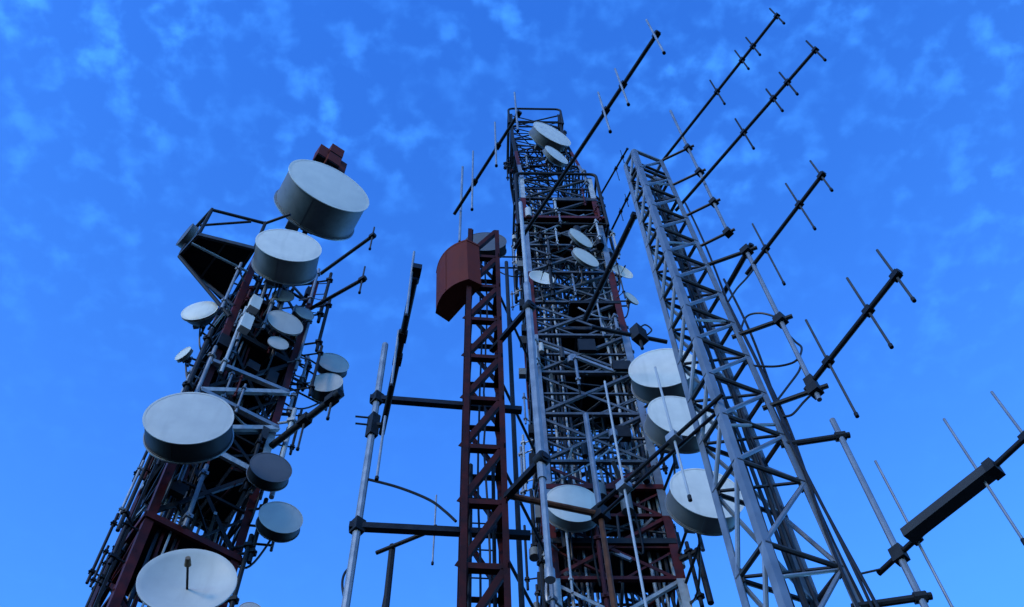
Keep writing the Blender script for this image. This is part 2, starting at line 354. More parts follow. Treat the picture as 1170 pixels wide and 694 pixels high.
for (k, t, row, ln, off, r, mn) in ((0, 0, 340, 2.6, .35, .05, 'grey'), (0, .12, 392, 3.2, .3, .055, 'whip'), (0, .25, 330, 2.6, .35, .045, 'grey'), (1, 0, 330, 3, .45, .06, 'dark'), (1, .1, 352, 3, .25, .05, 'steel'),
        (1, 0, 382, 2.4, .55, .05, 'dark'), (1, 0, 300, 3, .3, .06, 'dark'), (1, .2, 296, 2.2, .3, .05, 'steel'), (0, .55, 340, 2.4, .3, .05, 'steel'), (0, .4, 355, 1.6, .4, .05, 'steel'),
        (1, .0, 470, 3.4, .3, .07, 'whip'), (0, -.1, 560, 3.4, .25, .05, 'dark'), (0, .35, 556, 2.0, .2, .06, 'steel'), (1, .05, 560, 2, .3, .06, 'dark'), (1, .1, 610, 2.2, .3, .06, 'dark'), (0, .8, 500, 2, .3, .05, 'dark'), (0, -.06, 425, 3, .2, .07, 'dark'), (0, .06, 440, 3, .2, .06, 'grey')):
    q = c1[0].lerp(c1[1], t if k == 0 else 1-t); out = (-fw if (k == 0 and t > .1) else (-rt*.8-fw*.6 if k == 0 else rt*.7-fw*.7)).normalized()
    stubpipe(T1, q, out, Z1(row), ln*.85, off, r*.72, mn)
for i in range(16):       # pipes and brackets that roughen the right-hand edge
    q = c1[1].lerp(c1[2], rnd.random()); stubpipe(T1, q, (rt-fw*rnd.uniform(0, 1)).normalized(), Z1(rnd.uniform(285, 480)), rnd.uniform(.7, 1.8), rnd.uniform(.1, .5), rnd.uniform(.02, .04), rnd.choice(('dark', 'dark', 'black', 'steel')))
for i in range(12):
    q = c1[0].lerp(c1[3], rnd.random()); stubpipe(T1, q, -rt, Z1(rnd.uniform(390, 640)), rnd.uniform(.8, 2), rnd.uniform(.06, .3), rnd.uniform(.02, .035), rnd.choice(('dark', 'darkred', 'black', 'grey')))
for i in range(26):       # short pipes and brackets bolted about the upper sections
    q = c1[0].lerp(c1[1], rnd.random()); z = Z1(rnd.choice((rnd.uniform(285, 410), rnd.uniform(410, 560)))); stubpipe(T1, q+fw*rnd.choice((0, S1)), -fw if rnd.random() < .7 else rt, z, rnd.uniform(.6, 1.6), rnd.uniform(.05, .3), rnd.uniform(.018, .034), rnd.choice(('dark', 'steel', 'dark', 'grey', 'red')))
for i in range(44):      # stray ties and stays
    k = rnd.randrange(4); a = c1[k].lerp(c1[(k+1) % 4], rnd.random()); k2 = (k+rnd.choice((0, 1, 2, 3))) % 4; b = c1[k2].lerp(c1[(k2+1) % 4], rnd.random())
    z = Z1(rnd.uniform(290, 575)); mb = MB(); w = rnd.uniform(.025, .06)
    if (a-b).length < .6: continue
    mb.beam(V(a, z), V(b, z+rnd.uniform(-.9, .9)), w, w, rnd.choice(('dark', 'brace', 'dark', 'steel', 'grey', 'darkred'))); mb.build('stay', T1)
for i in range(22):
    k = rnd.choice((0, 3, 3, 1)); a = c1[k].lerp(c1[(k+1) % 4], rnd.random()); b = c1[k].lerp(c1[(k+1) % 4], rnd.random()); ou = (a-C1); ou.z = 0; ou.normalize()
    z = Z1(rnd.uniform(300, 640)); dz = rnd.uniform(-2, .5); sg = rnd.uniform(.15, .6)
    mb = MB(); mb.path([V(a.lerp(b, t/9), z+dz*t/9-sg*math.sin(math.pi*t/9))+ou*(.1*math.sin(math.pi*t/9)) for t in range(10)], rnd.uniform(.016, .032), rnd.choice(('cable', 'cable', 'dark', 'grey')), 6); mb.build('jumper_cable', T1)
for i in range(8):       # grey junction boxes
    q = c1[0].lerp(c1[1], rnd.uniform(.05, .95)); z = Z1(rnd.uniform(290, 570)); p = V(q, z)-fw*.1; mb = MB(); mb.beam(p, p+Vector((0, 0, rnd.uniform(.25, .5))), rnd.uniform(.15, .35), .14, rnd.choice(('dark', 'shroud', 'darkshroud')), fw); mb.build('junction_box', T1)

# ---- centre tower (red and white)
RC2 = 14.0; b0, b1 = az(612, 660), az(776, 660); bm_ = (b0+b1)/2; YAW2 = R_(10)-bm_
S2 = 2*RC2*math.tan((b1-b0)/2)*.93; fw2 = Vector((math.sin(bm_), math.cos(bm_), 0)); C2 = fw2*(RC2+S2*.45); c2 = corners(C2, S2, YAW2); cf2 = lambda z: c2
x2 = (c2[1]-c2[0]).normalized(); y2 = (c2[3]-c2[0]).normalized()
T2 = thing('lattice_tower', 'tallest tower in the middle, dense lattice banded red and white behind the narrow red mast', 'tower', (C2.x, C2.y, 0), 'radio towers')
Z2 = lambda row: zrow(c2[0].x, c2[0].y, row)
def band2(z):
    return 'white' if z < Z2(662) else 'red' if z < Z2(560) else 'steel' if z < Z2(395) else 'red' if z < Z2(300) else 'steel' if z < Z2(245) else 'red' if z < Z2(232) else 'white'
def bm2(z):
    return 'white' if z < Z2(662) else 'red' if z < Z2(545) else 'tie' if z < Z2(240) else 'brace'
zt2 = Z2(203)
lattice(T2, cf2, steps(.3, zt2, S2*.72), band2, .17, .075, 'XX', brm=bm2, plan=1)
footing(T2, c2, .5)
pt = P(609, 150, C2.y-.1); ct = corners((pt.x, pt.y), 1.95, YAW2); zt2b = zrow(ct[0].x, ct[0].y, 124)
cb_ = [C2+(p-C2)*.93 for p in c2]
def cft(z): t = max(0, min(1, (z-zt2)/4.2)); return [a.lerp(b, t) for a, b in zip(cb_, ct)]
lattice(T2, cft, steps(zt2, zt2b-.7, 1.45), lambda z: 'steel' if z < zt2+1.2 else 'red' if z < zt2+3.4 else 'dark', .11, .045, 'XX', brm=lambda z: 'dark', plan=1, legn='leg')
hoop(T2, inset(ct, 1.06), zt2b-1.9, zt2b-.2, .045)
for i in range(48):      # ragged fittings about the top
    lo = i > 16; z_ = rnd.uniform(zt2, zt2b-.6); cc = c2 if lo else cft(z_); k = rnd.randrange(4); q = cc[k].lerp(cc[(k+1) % 4], rnd.random()); o_ = q-sum(cc, Vector())/4; o_.z = 0
    z = rnd.uniform(zt2-6, zt2+.6) if lo else z_; stubpipe(T2, q, o_.normalized(), z, rnd.uniform(.5, 1.5), rnd.uniform(.05, .32), rnd.uniform(.02, .045), rnd.choice(('dark', 'dark', 'brace', 'steel', 'whip')))
for i in range(22):
    lo = i > 10; z_ = rnd.uniform(zt2, zt2b-.6); cc = c2 if lo else cft(z_); k = rnd.randrange(4); a = cc[k].lerp(cc[(k+1) % 4], rnd.random()); b = cc[(k+2) % 4].lerp(cc[(k+3) % 4], rnd.random())
    z = rnd.uniform(zt2-6, zt2) if lo else z_; mb = MB(); w = rnd.uniform(.03, .08); mb.beam(V(a, z), V(b, z+rnd.uniform(-1, .6)), w, w, rnd.choice(('dark', 'brace', 'tie', 'red'))); mb.build('stay', T2)
cg = inset(c2, 1.12); zc0, zc1 = Z2(262), Z2(203)
hoop(T2, cg, zc0, zc1, .052)
for row, k, mn, bmn in ((228, 1.0, 'grate', 'brace'), (252, 1.1, 'redgrate', 'red'), (345, 1.0, 'redgrate', 'dark'), (362, 1.02, 'grate', 'brace'), (412, 1.0, 'grate', 'brace'), (556, 1.0, 'redgrate', 'red'), (618, 1.0, 'grate', 'dark')):
    cc = inset(c2, k); q = rnd.choice((0, 1)); f = .45 if mn == 'grate' else .55
    if row in (228, 345): cc = [cc[0].lerp(cc[1], .45), cc[1], cc[2], cc[3].lerp(cc[2], .45)]
    elif row in (362, 412): cc = [cc[0].lerp(cc[3], .15), cc[1].lerp(cc[2], .15), cc[1].lerp(cc[2], .8), cc[0].lerp(cc[3], .8)]
    else: cc = [cc[0], cc[1], cc[1].lerp(cc[2], .5), cc[0].lerp(cc[3], .5)]
    deck(T2, cc, Z2(row), .06, mn, beamm=bmn)
cables(T2, c2[0]+x2*S2*.35+y2*S2*.8, x2, 12, .4, zt2, .12, ('cable', 'grey', 'whip', 'cable'), .03)
cables(T2, c2[0]+x2*S2*.12+y2*.2, x2, 6, .4, zt2, .09, ('cable', 'whip', 'cable'), .028)
cables(T2, c2[1]-x2*.5+y2*.3, x2, 5, .4, zt2-3, .1, ('whip', 'cable'), .028)
ladder(T2, c2[0]+x2*S2*.6+y2*S2*.6, x2, .5, .4, zt2, 'brace'); ladder(T2, c2[0]+x2*S2*.25+y2*S2*.55, x2, .6, .4, zt2, 'brace', .4)
for i in range(50):
    k = rnd.randrange(4); q = c2[k].lerp(c2[(k+1) % 4], rnd.random()); out = (q-C2); out.z = 0; out.normalize()
    stubpipe(T2, q, out, Z2(rnd.uniform(200, 560) if i < 36 else rnd.uniform(560, 690)), rnd.uniform(.9, 2.4), rnd.uniform(.05, .4), rnd.uniform(.02, .045), rnd.choice(('dark', 'steel', 'brace', 'grey', 'dark', 'whip', 'red')))
for i in range(30):
    k = rnd.randrange(4); q = c2[k].lerp(c2[(k+1) % 4], rnd.uniform(.05, .95)); z = Z2(rnd.uniform(210, 640)); p = V(q, z); mb = MB(); mb.beam(p, p+Vector((0, 0, rnd.uniform(.25, .6))), rnd.uniform(.2, .45), .16, rnd.choice(('dark', 'darkshroud', 'shroud', 'darkshroud', 'dark')), y2); mb.build('junction_box', T2)
for i in range(44):      # looped jumpers and slack feeders
    k = rnd.randrange(4); a = c2[k].lerp(c2[(k+1) % 4], rnd.random()); b = c2[k].lerp(c2[(k+1) % 4], rnd.random()) if rnd.random() < .6 else C2+(a-C2)*.3
    z = Z2(rnd.uniform(215, 650)); dz = rnd.uniform(-2.4, .6); sg = rnd.uniform(.15, .7); ou = (a-C2); ou.z = 0; ou.normalize()
    mb = MB(); mb.path([V(a.lerp(b, t/9), z+dz*t/9-sg*math.sin(math.pi*t/9))+ou*(.12*math.sin(math.pi*t/9)) for t in range(10)], rnd.uniform(.016, .034), rnd.choice(('cable', 'cable', 'dark', 'grey')), 6); mb.build('jumper_cable', T2)
for i in range(26):      # round fittings: coils, splice cans, small whips
    k = rnd.choice((0, 0, 1, 3)); q = c2[k].lerp(c2[(k+1) % 4], rnd.uniform(.05, .95)); z = Z2(rnd.uniform(215, 640)); ou = (q-C2); ou.z = 0; ou.normalize(); p = V(q, z)+ou*.16
    mb = MB(); hh = rnd.uniform(.2, .7); mb.tube(p, p+Vector((0, 0, hh)), rnd.uniform(.05, .13), rnd.choice(('dark', 'shroud', 'pale', 'steel', 'darkshroud')), 12); mb.tube(p+Vector((0, 0, hh*.5)), p+Vector((0, 0, hh*.5))-ou*.2, .03, 'dark', 7); mb.build('splice_can', T2)
for i in range(76):      # stray ties, stays and old brackets left across the lattice
    k = rnd.randrange(4); a = c2[k].lerp(c2[(k+1) % 4], rnd.random()); k2 = (k+rnd.choice((0, 1, 2, 3))) % 4; b = c2[k2].lerp(c2[(k2+1) % 4], rnd.random())
    z = Z2(rnd.uniform(225, 650)); mb = MB(); q = rnd.choice(('dark', 'brace', 'tie', 'steel', 'grey', 'dark')); w = rnd.uniform(.03, .085)
    if (a-b).length < .6: continue
    mb.beam(V(a, z), V(b, z+rnd.uniform(-2.2, 2.2)), w, w, q); mb.build('stay', T2)
mb = MB()           # bent outrigger on the right side
zo = zrow(c2[1].x, c2[1].y, 640); o1 = PZ(797, 630, zo); mb.tube(V(c2[1], zo), o1, .06, 'dark'); mb.tube(o1+Vector((0, 0, .05)), o1-Vector((0, 0, 1.3)), .06, 'dark'); mb.build('outrigger', T2)

# ---- narrow red mast
D3 = 10.0; p3 = P(552, 600, D3); S3 = .62; YAW3 = R_(4)-az(552, 600); c3 = corners(p3, S3, YAW3); cf3 = lambda z: c3
T3 = thing('lattice_mast', 'narrow dark red lattice mast carrying the curved brown panel', 'mast', (p3.x, p3.y, 0), 'radio towers')
Z3 = lambda row: zrow(c3[0].x, c3[0].y, row); zt3 = Z3(262)
lattice(T3, cf3, steps(.3, zt3, 1.25), lambda z: 'darkred', .09, .095, 'z', brm=lambda z: 'darkred', plan=0)
footing(T3, c3, .22)
y3 = (c3[3]-c3[0]).normalized(); x3 = (c3[1]-c3[0]).normalized()
ladder(T3, p3+y3*.2, x3, .34, .4, Z3(500), 'dark', .55)
cables(T3, p3.xyz-x3*.05+y3*.02, x3, 2, .4, zt3-.5, .1, ('cable',), .014, .05)

# ---- grey square mast on the right
D4 = 6.4; azs = [az(851, 690), az(897, 690), az(931, 690), az(982, 690)]; ac = (azs[0]+azs[3])/2
C4 = Vector((math.tan(ac)*D4, D4, 0)); rr = C4.length; hd = rr*math.tan((azs[3]-azs[0])/2); phi = math.asin(max(-1, min(1, (azs[1]-ac)*(rr-hd)/hd)))
f4 = Vector((math.sin(ac), math.cos(ac), 0)); r4 = Vector((math.cos(ac), -math.sin(ac), 0))
def cf4(z): # left, front, right, back
    k = hd/math.cos(phi)*(1-.34*max(0, min(1, (z-7.5)/9.5)))
    return [C4+(-r4*math.cos(phi)-f4*math.sin(-phi))*k, C4+(r4*math.sin(phi)-f4*math.cos(phi))*k, C4+(r4*math.cos(phi)+f4*math.sin(-phi))*k, C4+(-r4*math.sin(phi)+f4*math.cos(phi))*k]
T4 = thing('lattice_mast', 'grey galvanised lattice mast on the right, holding the side antennas on arms', 'mast', (C4.x, C4.y, 0), 'radio towers')
c4 = cf4(0); Z4 = lambda row, k=1: zrow(c4[k].x, c4[k].y, row); zt4 = 0
for _ in range(6): zt4 = zrow(cf4(max(zt4, 15))[1].x, cf4(max(zt4, 15))[1].y, 172)
lattice(T4, cf4, steps(.3, 9.2, 1.1)+steps(9.2, zt4, .74)[1:], lambda z: 'steel', .078, .023, 'z', tube=True, angleg=True, dm='steel', brm=lambda z: 'brace', plan=1)
footing(T4, c4, .22)
LR = c4[2]
mb = MB(); q4 = [V(p, zt4) for p in cf4(zt4)]
for k in range(4): mb.tube(q4[k], q4[(k+1) % 4], .03, 'steel', 8)
mb.build('top_frame', T4); mb = MB()
for k in range(4): mb.tube(q4[k]-Vector((0, 0, .55)), q4[(k+1) % 4]-Vector((0, 0, .55)), .022, 'dark', 8)
mb.build('tie_frame', T4)
def zl(row):
    z = 8.
    for _ in range(6): q = cf4(z)[2]; z = zrow(q.x, q.y, row)
    return z
LRz = lambda z: V(cf4(z)[2], z)
for i, z in enumerate(steps(.5, zt4-.3, 1.0)[1::2]):
    mb = MB(); mb.tube(V(cf4(z)[1], z), V(cf4(z+.39)[2], z+.39), .018, 'grey', 7); mb.build('bracing', T4)
mb = MB(); out = (LR-C4).normalized()
mb.path([LRz(z)+out*(.07+.03*math.sin(z*1.3)+.03*math.sin(z*.47)) for z in [k*.35 for k in range(2, int(zl(330)/.35))]], .019, 'cable'); mb.build('feeder_cable', T4)
mb = MB(); mb.path([LRz(z)+out*(.05+.04*math.sin(z*.9+1))+f4*.05*math.sin(z*.6) for z in [k*.3 for k in range(2, int(zl(215)/.3))]], .014, 'cable'); mb.build('feeder_cable', T4)
mb = MB(); mb.path([LRz(z)+out*(0.10+0.05*math.sin(z*1.15+0))-f4*.06*math.cos(z*.8) for z in [k*.25 for k in range(2, int(zl(300)/.25))]], .015, 'cable'); mb.build('feeder_cable', T4)
mb = MB(); mb.path([LRz(z)+out*(0.04+0.06*math.sin(z*1.15+2))-f4*.06*math.cos(z*.8) for z in [k*.25 for k in range(2, int(zl(400)/.25))]], .015, 'cable'); mb.build('feeder_cable', T4)
cables(T4, C4-r4*.1, r4, 5, .4, zt4-.6, .05, ('cable', 'dark'), .016, .03)
print('T1', C1, S1, zt1, 'T2', C2, S2, zt2, 'T3', p3, zt3, 'T4', C4, hd, zt4)

# ------------------------------------------------------------------ dishes
def normal_for(C, back):
    """horizontal facing whose rear points along the picture direction 'back'"""
    b = Vector(back).normalized(); best = None; h0 = math.atan2(C.x, C.y)
    for k in range(-85, 86):
        a = h0+R_(k); d = Vector((math.sin(a), math.cos(a), 0)); q = (proj(C+d*.05)-proj(C)).normalized()
        s = q.dot(b)
        if best is None or s > best[0]: best = (s, d)
    return -best[1]
def dish(px, py, major, back, dep, D, label, kind='drum', group='dishes on the towers', tower=None, face='radome', side='shroud', tilt=0., nrm=None, name='drum_dish', cat='dish antenna', reach=.5, bothrims=True, unit=True):
    f_, front_ = (fw, RF) if tower == 1 else (fw2, RC2)
    C = PF(px, py, f_, D or front_-.8)
    if D is None:                                    # bolted to the front face: find how far out the dish sits
        for _ in range(4): Rg = major*(C-EYE).length/FPX/2*1.03; C = PF(px, py, f_, front_-.22-Rg*(dep+.55))
    n = Vector(nrm).normalized() if nrm else normal_for(C, back)
    n = (n*math.cos(R_(tilt))+Vector((0, 0, -1))*math.sin(R_(tilt))).normalized()
    u = n.orthogonal().normalized(); w = n.cross(u)
    pts = [proj(C+u*math.cos(t*.13)+w*math.sin(t*.13)) for t in range(48)]
    R = major/max((a-b).length for a in pts for b in pts)
    h = dep*R
    root = thing(name, label, cat, C-n*h, group)
    if kind in ('drum', 'cone'):
        s = MB(); lip = R*.045
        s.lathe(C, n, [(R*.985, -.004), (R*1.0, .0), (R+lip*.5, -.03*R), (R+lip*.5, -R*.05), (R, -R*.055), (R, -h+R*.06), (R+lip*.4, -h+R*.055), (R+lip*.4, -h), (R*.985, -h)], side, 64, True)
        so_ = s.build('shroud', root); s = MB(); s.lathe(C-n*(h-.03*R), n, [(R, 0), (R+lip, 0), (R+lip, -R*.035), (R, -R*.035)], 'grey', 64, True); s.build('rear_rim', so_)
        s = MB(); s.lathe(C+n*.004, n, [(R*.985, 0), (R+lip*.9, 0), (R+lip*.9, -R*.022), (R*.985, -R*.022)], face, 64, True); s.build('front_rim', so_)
        if R > .35:
            for ka in (.6, 2.7, 4.8):
                e_ = u*math.cos(ka)+w*math.sin(ka); s = MB(); s.beam(C+e_*(R+.004)-n*R*.06, C+e_*(R+.004)-n*(h-.05*R), .05, .010, side, e_); s.build('seam', so_)
        f = MB(); bul = R*(.02 if kind == 'drum' else .16)
        f.lathe(C, n, [(R*.99, -.002), (R*.95, bul*.18), (R*.7, bul*.55), (R*.35, bul*.88), (R*.05, bul), (0, bul)], face, 64); f.build('radome', root)
    if kind == 'open':
        s = MB(); dp = R*.24; q = [(R*k/10, -dp*(1-(k/10)**2)) for k in range(11)]
        s.lathe(C, n, [(0.0, q[0][1])]+q[1:]+[(R*1.03, .0), (R*1.03, -R*.04)]+[(r, t-R*.05) for r, t in q[:0:-1]]+[(0, q[0][1]-R*.05)], face, 64); s.build('reflector', root)
        fd = MB(); fd.tube(C-n*dp, C+n*R*.46, R*.026, 'dark', 8); fd.build('feed_arm', root)
        fb = MB(); fb.tube(C+n*R*.40, C+n*R*.60, R*.075, 'amber' if R > .6 else 'dark', 10, R*.055); fb.build('feed_horn', root); h = dp+R*.04
    else:
        bk = MB(); d = R*(.34 if kind == 'drum' else .85); bk.lathe(C, n, [(R*(1-.0), -h-.002)]+[(R*k/8, -h-d*(1-(k/8)**2)) for k in range(7, 0, -1)]+[(0, -h-d)], side if kind == 'drum' else 'darkshroud', 48); bk.build('reflector', root)
        h += d*.6
    # mount: hub, clamp, upright pipe, two stubs back to the tower
    mt = MB(); B = C-n*(h+R*.1); Pp = B-n*(R*.22+.05); Zv = Vector((0, 0, 1)); pr = max(.03, min(.06, R*.06))
    mt.tube(C-n*h*(.85 if kind != 'open' else .98), B, R*.16, 'dark', 14); mt.beam(B-Zv*R*.3, B+Zv*R*.3, R*.3, R*.18, 'dark', n)
    for s in (-.25, .25): mt.beam(B+Zv*R*s, Pp+Zv*R*s, pr*2, pr*2.6, 'dark')
    mt.build('bracket', root)
    pp = MB(); pp.tube(Pp-Zv*R*.95, Pp+Zv*R*.8, pr, 'steel', 10)
    tgt = None
    if tower is not None:
        c_ = {1: c1, 2: c2, 3: c3}[tower]; best = min(range(4), key=lambda k: min((c_[k].lerp(c_[(k+1) % 4], t/12)-V(Pp, 0)).length for t in range(13)))
        tgt = min((c_[best].lerp(c_[(best+1) % 4], t/12) for t in range(13)), key=lambda q: (q-V(Pp, 0)).length)
    for s in (-.6, .6):
        a = Pp+Zv*R*s; b = V(tgt, a.z) if tgt is not None else a-n*reach; pp.tube(a, b, pr*.8, 'dark', 8)
    pp.build('mounting_pipe', root)
    if tgt is not None:
        q0 = B-Zv*R*.2+u*R*.1; q3 = V(tgt, B.z-R*.3-.7); pts_ = [q0.lerp(q3, t/9)-Zv*(math.sin(math.pi*t/9)*(R*.3+.25)) for t in range(10)]; cb = MB(); cb.path(pts_, .022, 'cable', 6); cb.build('feeder_cable', root)
    if unit and kind != 'open':
        ub = MB(); o = B-n*R*.05+u*R*.45; ub.beam(o-Zv*R*.16, o+Zv*R*.16, R*.3, R*.22, 'shroud', n); ub.build('radio_unit', root)
    return root
fd_, N1 = 12.6, 13.0
# left tower
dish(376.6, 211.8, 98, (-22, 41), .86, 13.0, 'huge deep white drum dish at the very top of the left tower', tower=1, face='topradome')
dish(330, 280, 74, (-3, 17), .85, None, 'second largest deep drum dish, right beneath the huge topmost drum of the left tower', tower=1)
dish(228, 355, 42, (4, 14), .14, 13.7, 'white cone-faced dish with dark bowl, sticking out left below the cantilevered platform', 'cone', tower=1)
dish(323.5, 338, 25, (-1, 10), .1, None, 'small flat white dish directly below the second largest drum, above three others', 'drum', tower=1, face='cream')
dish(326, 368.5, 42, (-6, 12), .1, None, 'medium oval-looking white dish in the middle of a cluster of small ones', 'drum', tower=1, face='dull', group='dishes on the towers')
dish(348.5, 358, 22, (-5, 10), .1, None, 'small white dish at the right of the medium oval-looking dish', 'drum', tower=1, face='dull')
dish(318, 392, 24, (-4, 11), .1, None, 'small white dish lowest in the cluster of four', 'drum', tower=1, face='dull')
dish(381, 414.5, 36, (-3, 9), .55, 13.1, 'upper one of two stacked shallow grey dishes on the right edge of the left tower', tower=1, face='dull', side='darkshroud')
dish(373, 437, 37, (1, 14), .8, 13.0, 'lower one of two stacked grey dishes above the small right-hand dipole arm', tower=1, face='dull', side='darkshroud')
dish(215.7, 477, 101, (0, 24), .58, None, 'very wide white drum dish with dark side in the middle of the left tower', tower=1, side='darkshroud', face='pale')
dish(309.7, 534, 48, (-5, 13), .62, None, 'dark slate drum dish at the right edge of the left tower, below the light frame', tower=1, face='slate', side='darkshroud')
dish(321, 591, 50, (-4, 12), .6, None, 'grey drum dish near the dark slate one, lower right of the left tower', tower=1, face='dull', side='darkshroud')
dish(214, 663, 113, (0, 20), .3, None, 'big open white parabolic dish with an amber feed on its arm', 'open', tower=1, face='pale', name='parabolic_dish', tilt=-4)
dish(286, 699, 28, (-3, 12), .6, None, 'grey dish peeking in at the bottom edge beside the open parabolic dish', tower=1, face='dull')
dish(211, 268, 31, (1, 0), .5, 13.9, 'dark dish seen edge-on at the far left corner of the railed platform', tower=1, nrm=(-rt*.93-fw*.12), reach=.3, side='shroud', face='slate', unit=False)
dish(209, 404, 22, (1, 0), .4, 13.6, 'little pale dish seen edge-on at the left edge, between cone-faced dish and wide drum', tower=1, nrm=(-rt*.8-fw*.35), side='shroud', face='cream')
# centre tower
dish(631, 153, 47, (-4, 7), .5, RC2-.4, 'white drum dish at the very top of the middle tower', tower=2)
dish(636, 177, 31, (-6, 8), .35, RC2-.4, 'smaller white dish right beneath the topmost drum of the middle tower', tower=2)
dish(664, 272, 31, (-7, 9), .22, None, 'upper one of two tilted oval-looking white dishes on the middle tower', tower=2, face='cream')
dish(669.5, 294, 33, (-6, 9), .22, None, 'lower one of two tilted oval-looking white dishes on the middle tower', tower=2, face='cream')
dish(619, 317, 29, (-3, 10), .3, None, 'small open white dish with a dark feed just right of the tall grey pole', 'open', tower=2, name='parabolic_dish')
dish(711, 310, 27, (-5, 9), .3, RC2+.1, 'small open cream dish with dark feed at the right edge of the middle tower', 'open', tower=2, face='cream', name='parabolic_dish')
dish(722, 341, 19, (-8, 5), .14, RC2+.2, 'tiny cream dish seen nearly edge-on below the open cream dish', tower=2, face='cream', nrm=(.62, -.78, 0))
dish(757, 420, 76, (3, 20), .66, 12.8, 'top drum of three big white drums between the middle tower and the grey mast', tower=2)
dish(778, 475, 76, (-5, 19), .66, 12.6, 'middle drum of three big white drums, crossed by a white whip', tower=2)
dish(808, 563, 86, (-6, 20), .62, 12.4, 'lowest and largest drum of three big white drums beside the grey mast', tower=2)
dish(655, 575, 62, (-2, 12), .5, None, 'round white drum low on the middle tower, behind the brown pipe arm', tower=2)
dish(555, 276, 46, (0, 14), .55, RC2-.4, 'shaded blue-grey drum dish behind the top of the narrow red mast', tower=2, face='slate', side='darkshroud')  # this drum's shade is put into its dark face and side colours

# ------------------------------------------------------------------ small units on the left tower
for (px, py, h, lab) in ((291, 348, .50, 'white radio unit box, upper of two, left of the small dish cluster'), (281, 370, .55, 'white radio unit box, lower of two, above the light frame')):
    p = PF(px, py, fw, RF-.55); r = thing('radio_unit', lab, 'radio unit', p-Vector((0, 0, h/2)), 'white radio boxes')
    mb = MB(); mb.beam(p-Vector((0, 0, h/2)), p+Vector((0, 0, h/2)), .24, .18, 'radome', fw); o = mb.build('housing', r)
    mb = MB()
    for k in range(5): mb.beam(p-fw*-.11+rt*(-.09+.045*k)-Vector((0, 0, h*.42)), p-fw*-.11+rt*(-.09+.045*k)+Vector((0, 0, h*.42)), .015, .05, 'shroud', fw)
    mb.build('cooling_fins', r)
    mb = MB(); q = p+fw*.2; mb.tube(q-Vector((0, 0, h*.8)), q+Vector((0, 0, h*.8)), .04, 'steel'); mb.tube(q+Vector((0, 0, h*.3)), V(q+fw*(RF+.05-q.dot(fw)), q.z+h*.3), .035, 'dark'); mb.tube(q-Vector((0, 0, h*.3)), V(q+fw*(RF+.05-q.dot(fw)), q.z-h*.3), .035, 'dark'); mb.build('mounting_pipe', r)
# red-brown panel cluster over the top drum
pc = P(379, 184, C1.y+1.1); r = thing('panel_antenna', 'red-brown cluster of box panels on a short pole above the huge topmost drum', 'antenna', V(pc, zt1), 'panel antennas')
up = Vector((0, 0, 1))
mb = MB(); mb.tube(V(pc, zt1-1.5)+fw*.35, V(pc, pc.z+1.2)+fw*.35, .09, 'dark', 10); mb.tube(V(pc, zt1-.8)+fw*.35, V(C1, zt1-.8), .07, 'dark'); mb.build('pole', r)
for (dx_, dz, dy_, w, h) in ((-.42, .1, .1, .36, .9), (.03, .62, 0, .52, .7), (.42, .05, .2, .34, .9), (.0, -.45, -.1, .5, .7)):
    p = pc+rt*dx_+up*dz+fw*dy_; mb = MB(); mb.beam(p-up*h/2, p+up*h/2, w, .45, 'brown', fw); o = mb.build('panel', r)
    mb = MB(); mb.beam(p-up*(h/2+.05), p-up*(h/2), w*.9, .4, 'dark', fw); mb.build('base_plate', o); mb = MB(); mb.beam(p+fw*.2, V(pc, p.z)+fw*.4, .1, .1, 'dark'); mb.build('bracket', o)

# ------------------------------------------------------------------ dipole and yagi arrays
def upright(mb, xy, r0, r1, rad, mn, cap=None):
    z0, z1 = zrow(xy.x, xy.y, r0), zrow(xy.x, xy.y, r1); mb.tube(V(xy, z0), V(xy, z1), rad, mn, 9)
    if cap: mb.tube(V(xy, z0-rad*2), V(xy, z0+rad*3), rad*1.5, cap, 9)
    return z0, z1
def yagi(root, a, b, r, els, elr, elm='steel', boomm='black', thick=None, cap='dark', side=0., boomname='boom'):
    a, b = Vector(a), Vector(b); mb = MB(); mb.tube(a, b, r, boomm, 10); d = (b-a).normalized(); mb.tube(b-d*r*1.2, b+d*r*.5, r*1.35, boomm, 10); bo = mb.build(boomname, root)
    for (x0, y0, x1, y1) in els:
        # where the boom passes the element in the picture
        best = min((abs((proj(a.lerp(b, t/400))-Vector((x0, y0))).cross(Vector((x1-x0, y1-y0)))) if False else abs((proj(a.lerp(b, t/400)).x-x0)*(y1-y0)-(proj(a.lerp(b, t/400)).y-y0)*(x1-x0)), t) for t in range(-20, 421))[1]
        p = a.lerp(b, best/400); p = p.lerp(p, 1)
        off = d.cross(Vector((0, 0, 1))).normalized()*(r+elr)*side
        q = p+off; zt, zb = zrow(q.x, q.y, min(y0, y1)), zrow(q.x, q.y, max(y0, y1))
        e = MB(); e.tube(V(q, zb), V(q, zt), elr, elm, 8); e.tube(V(q, zb-.004), V(q, zb+.05), elr*1.5, cap, 8); eo = e.build('element', root)
        c = MB(); c.beam(p-d*r*1.6, p+d*r*1.6, r*2.6, r*2.6, boomm); c.build('clamp', eo)
    return bo
DIP = 'dipole and beam antennas'
LB = lambda q, z: V(q, z)
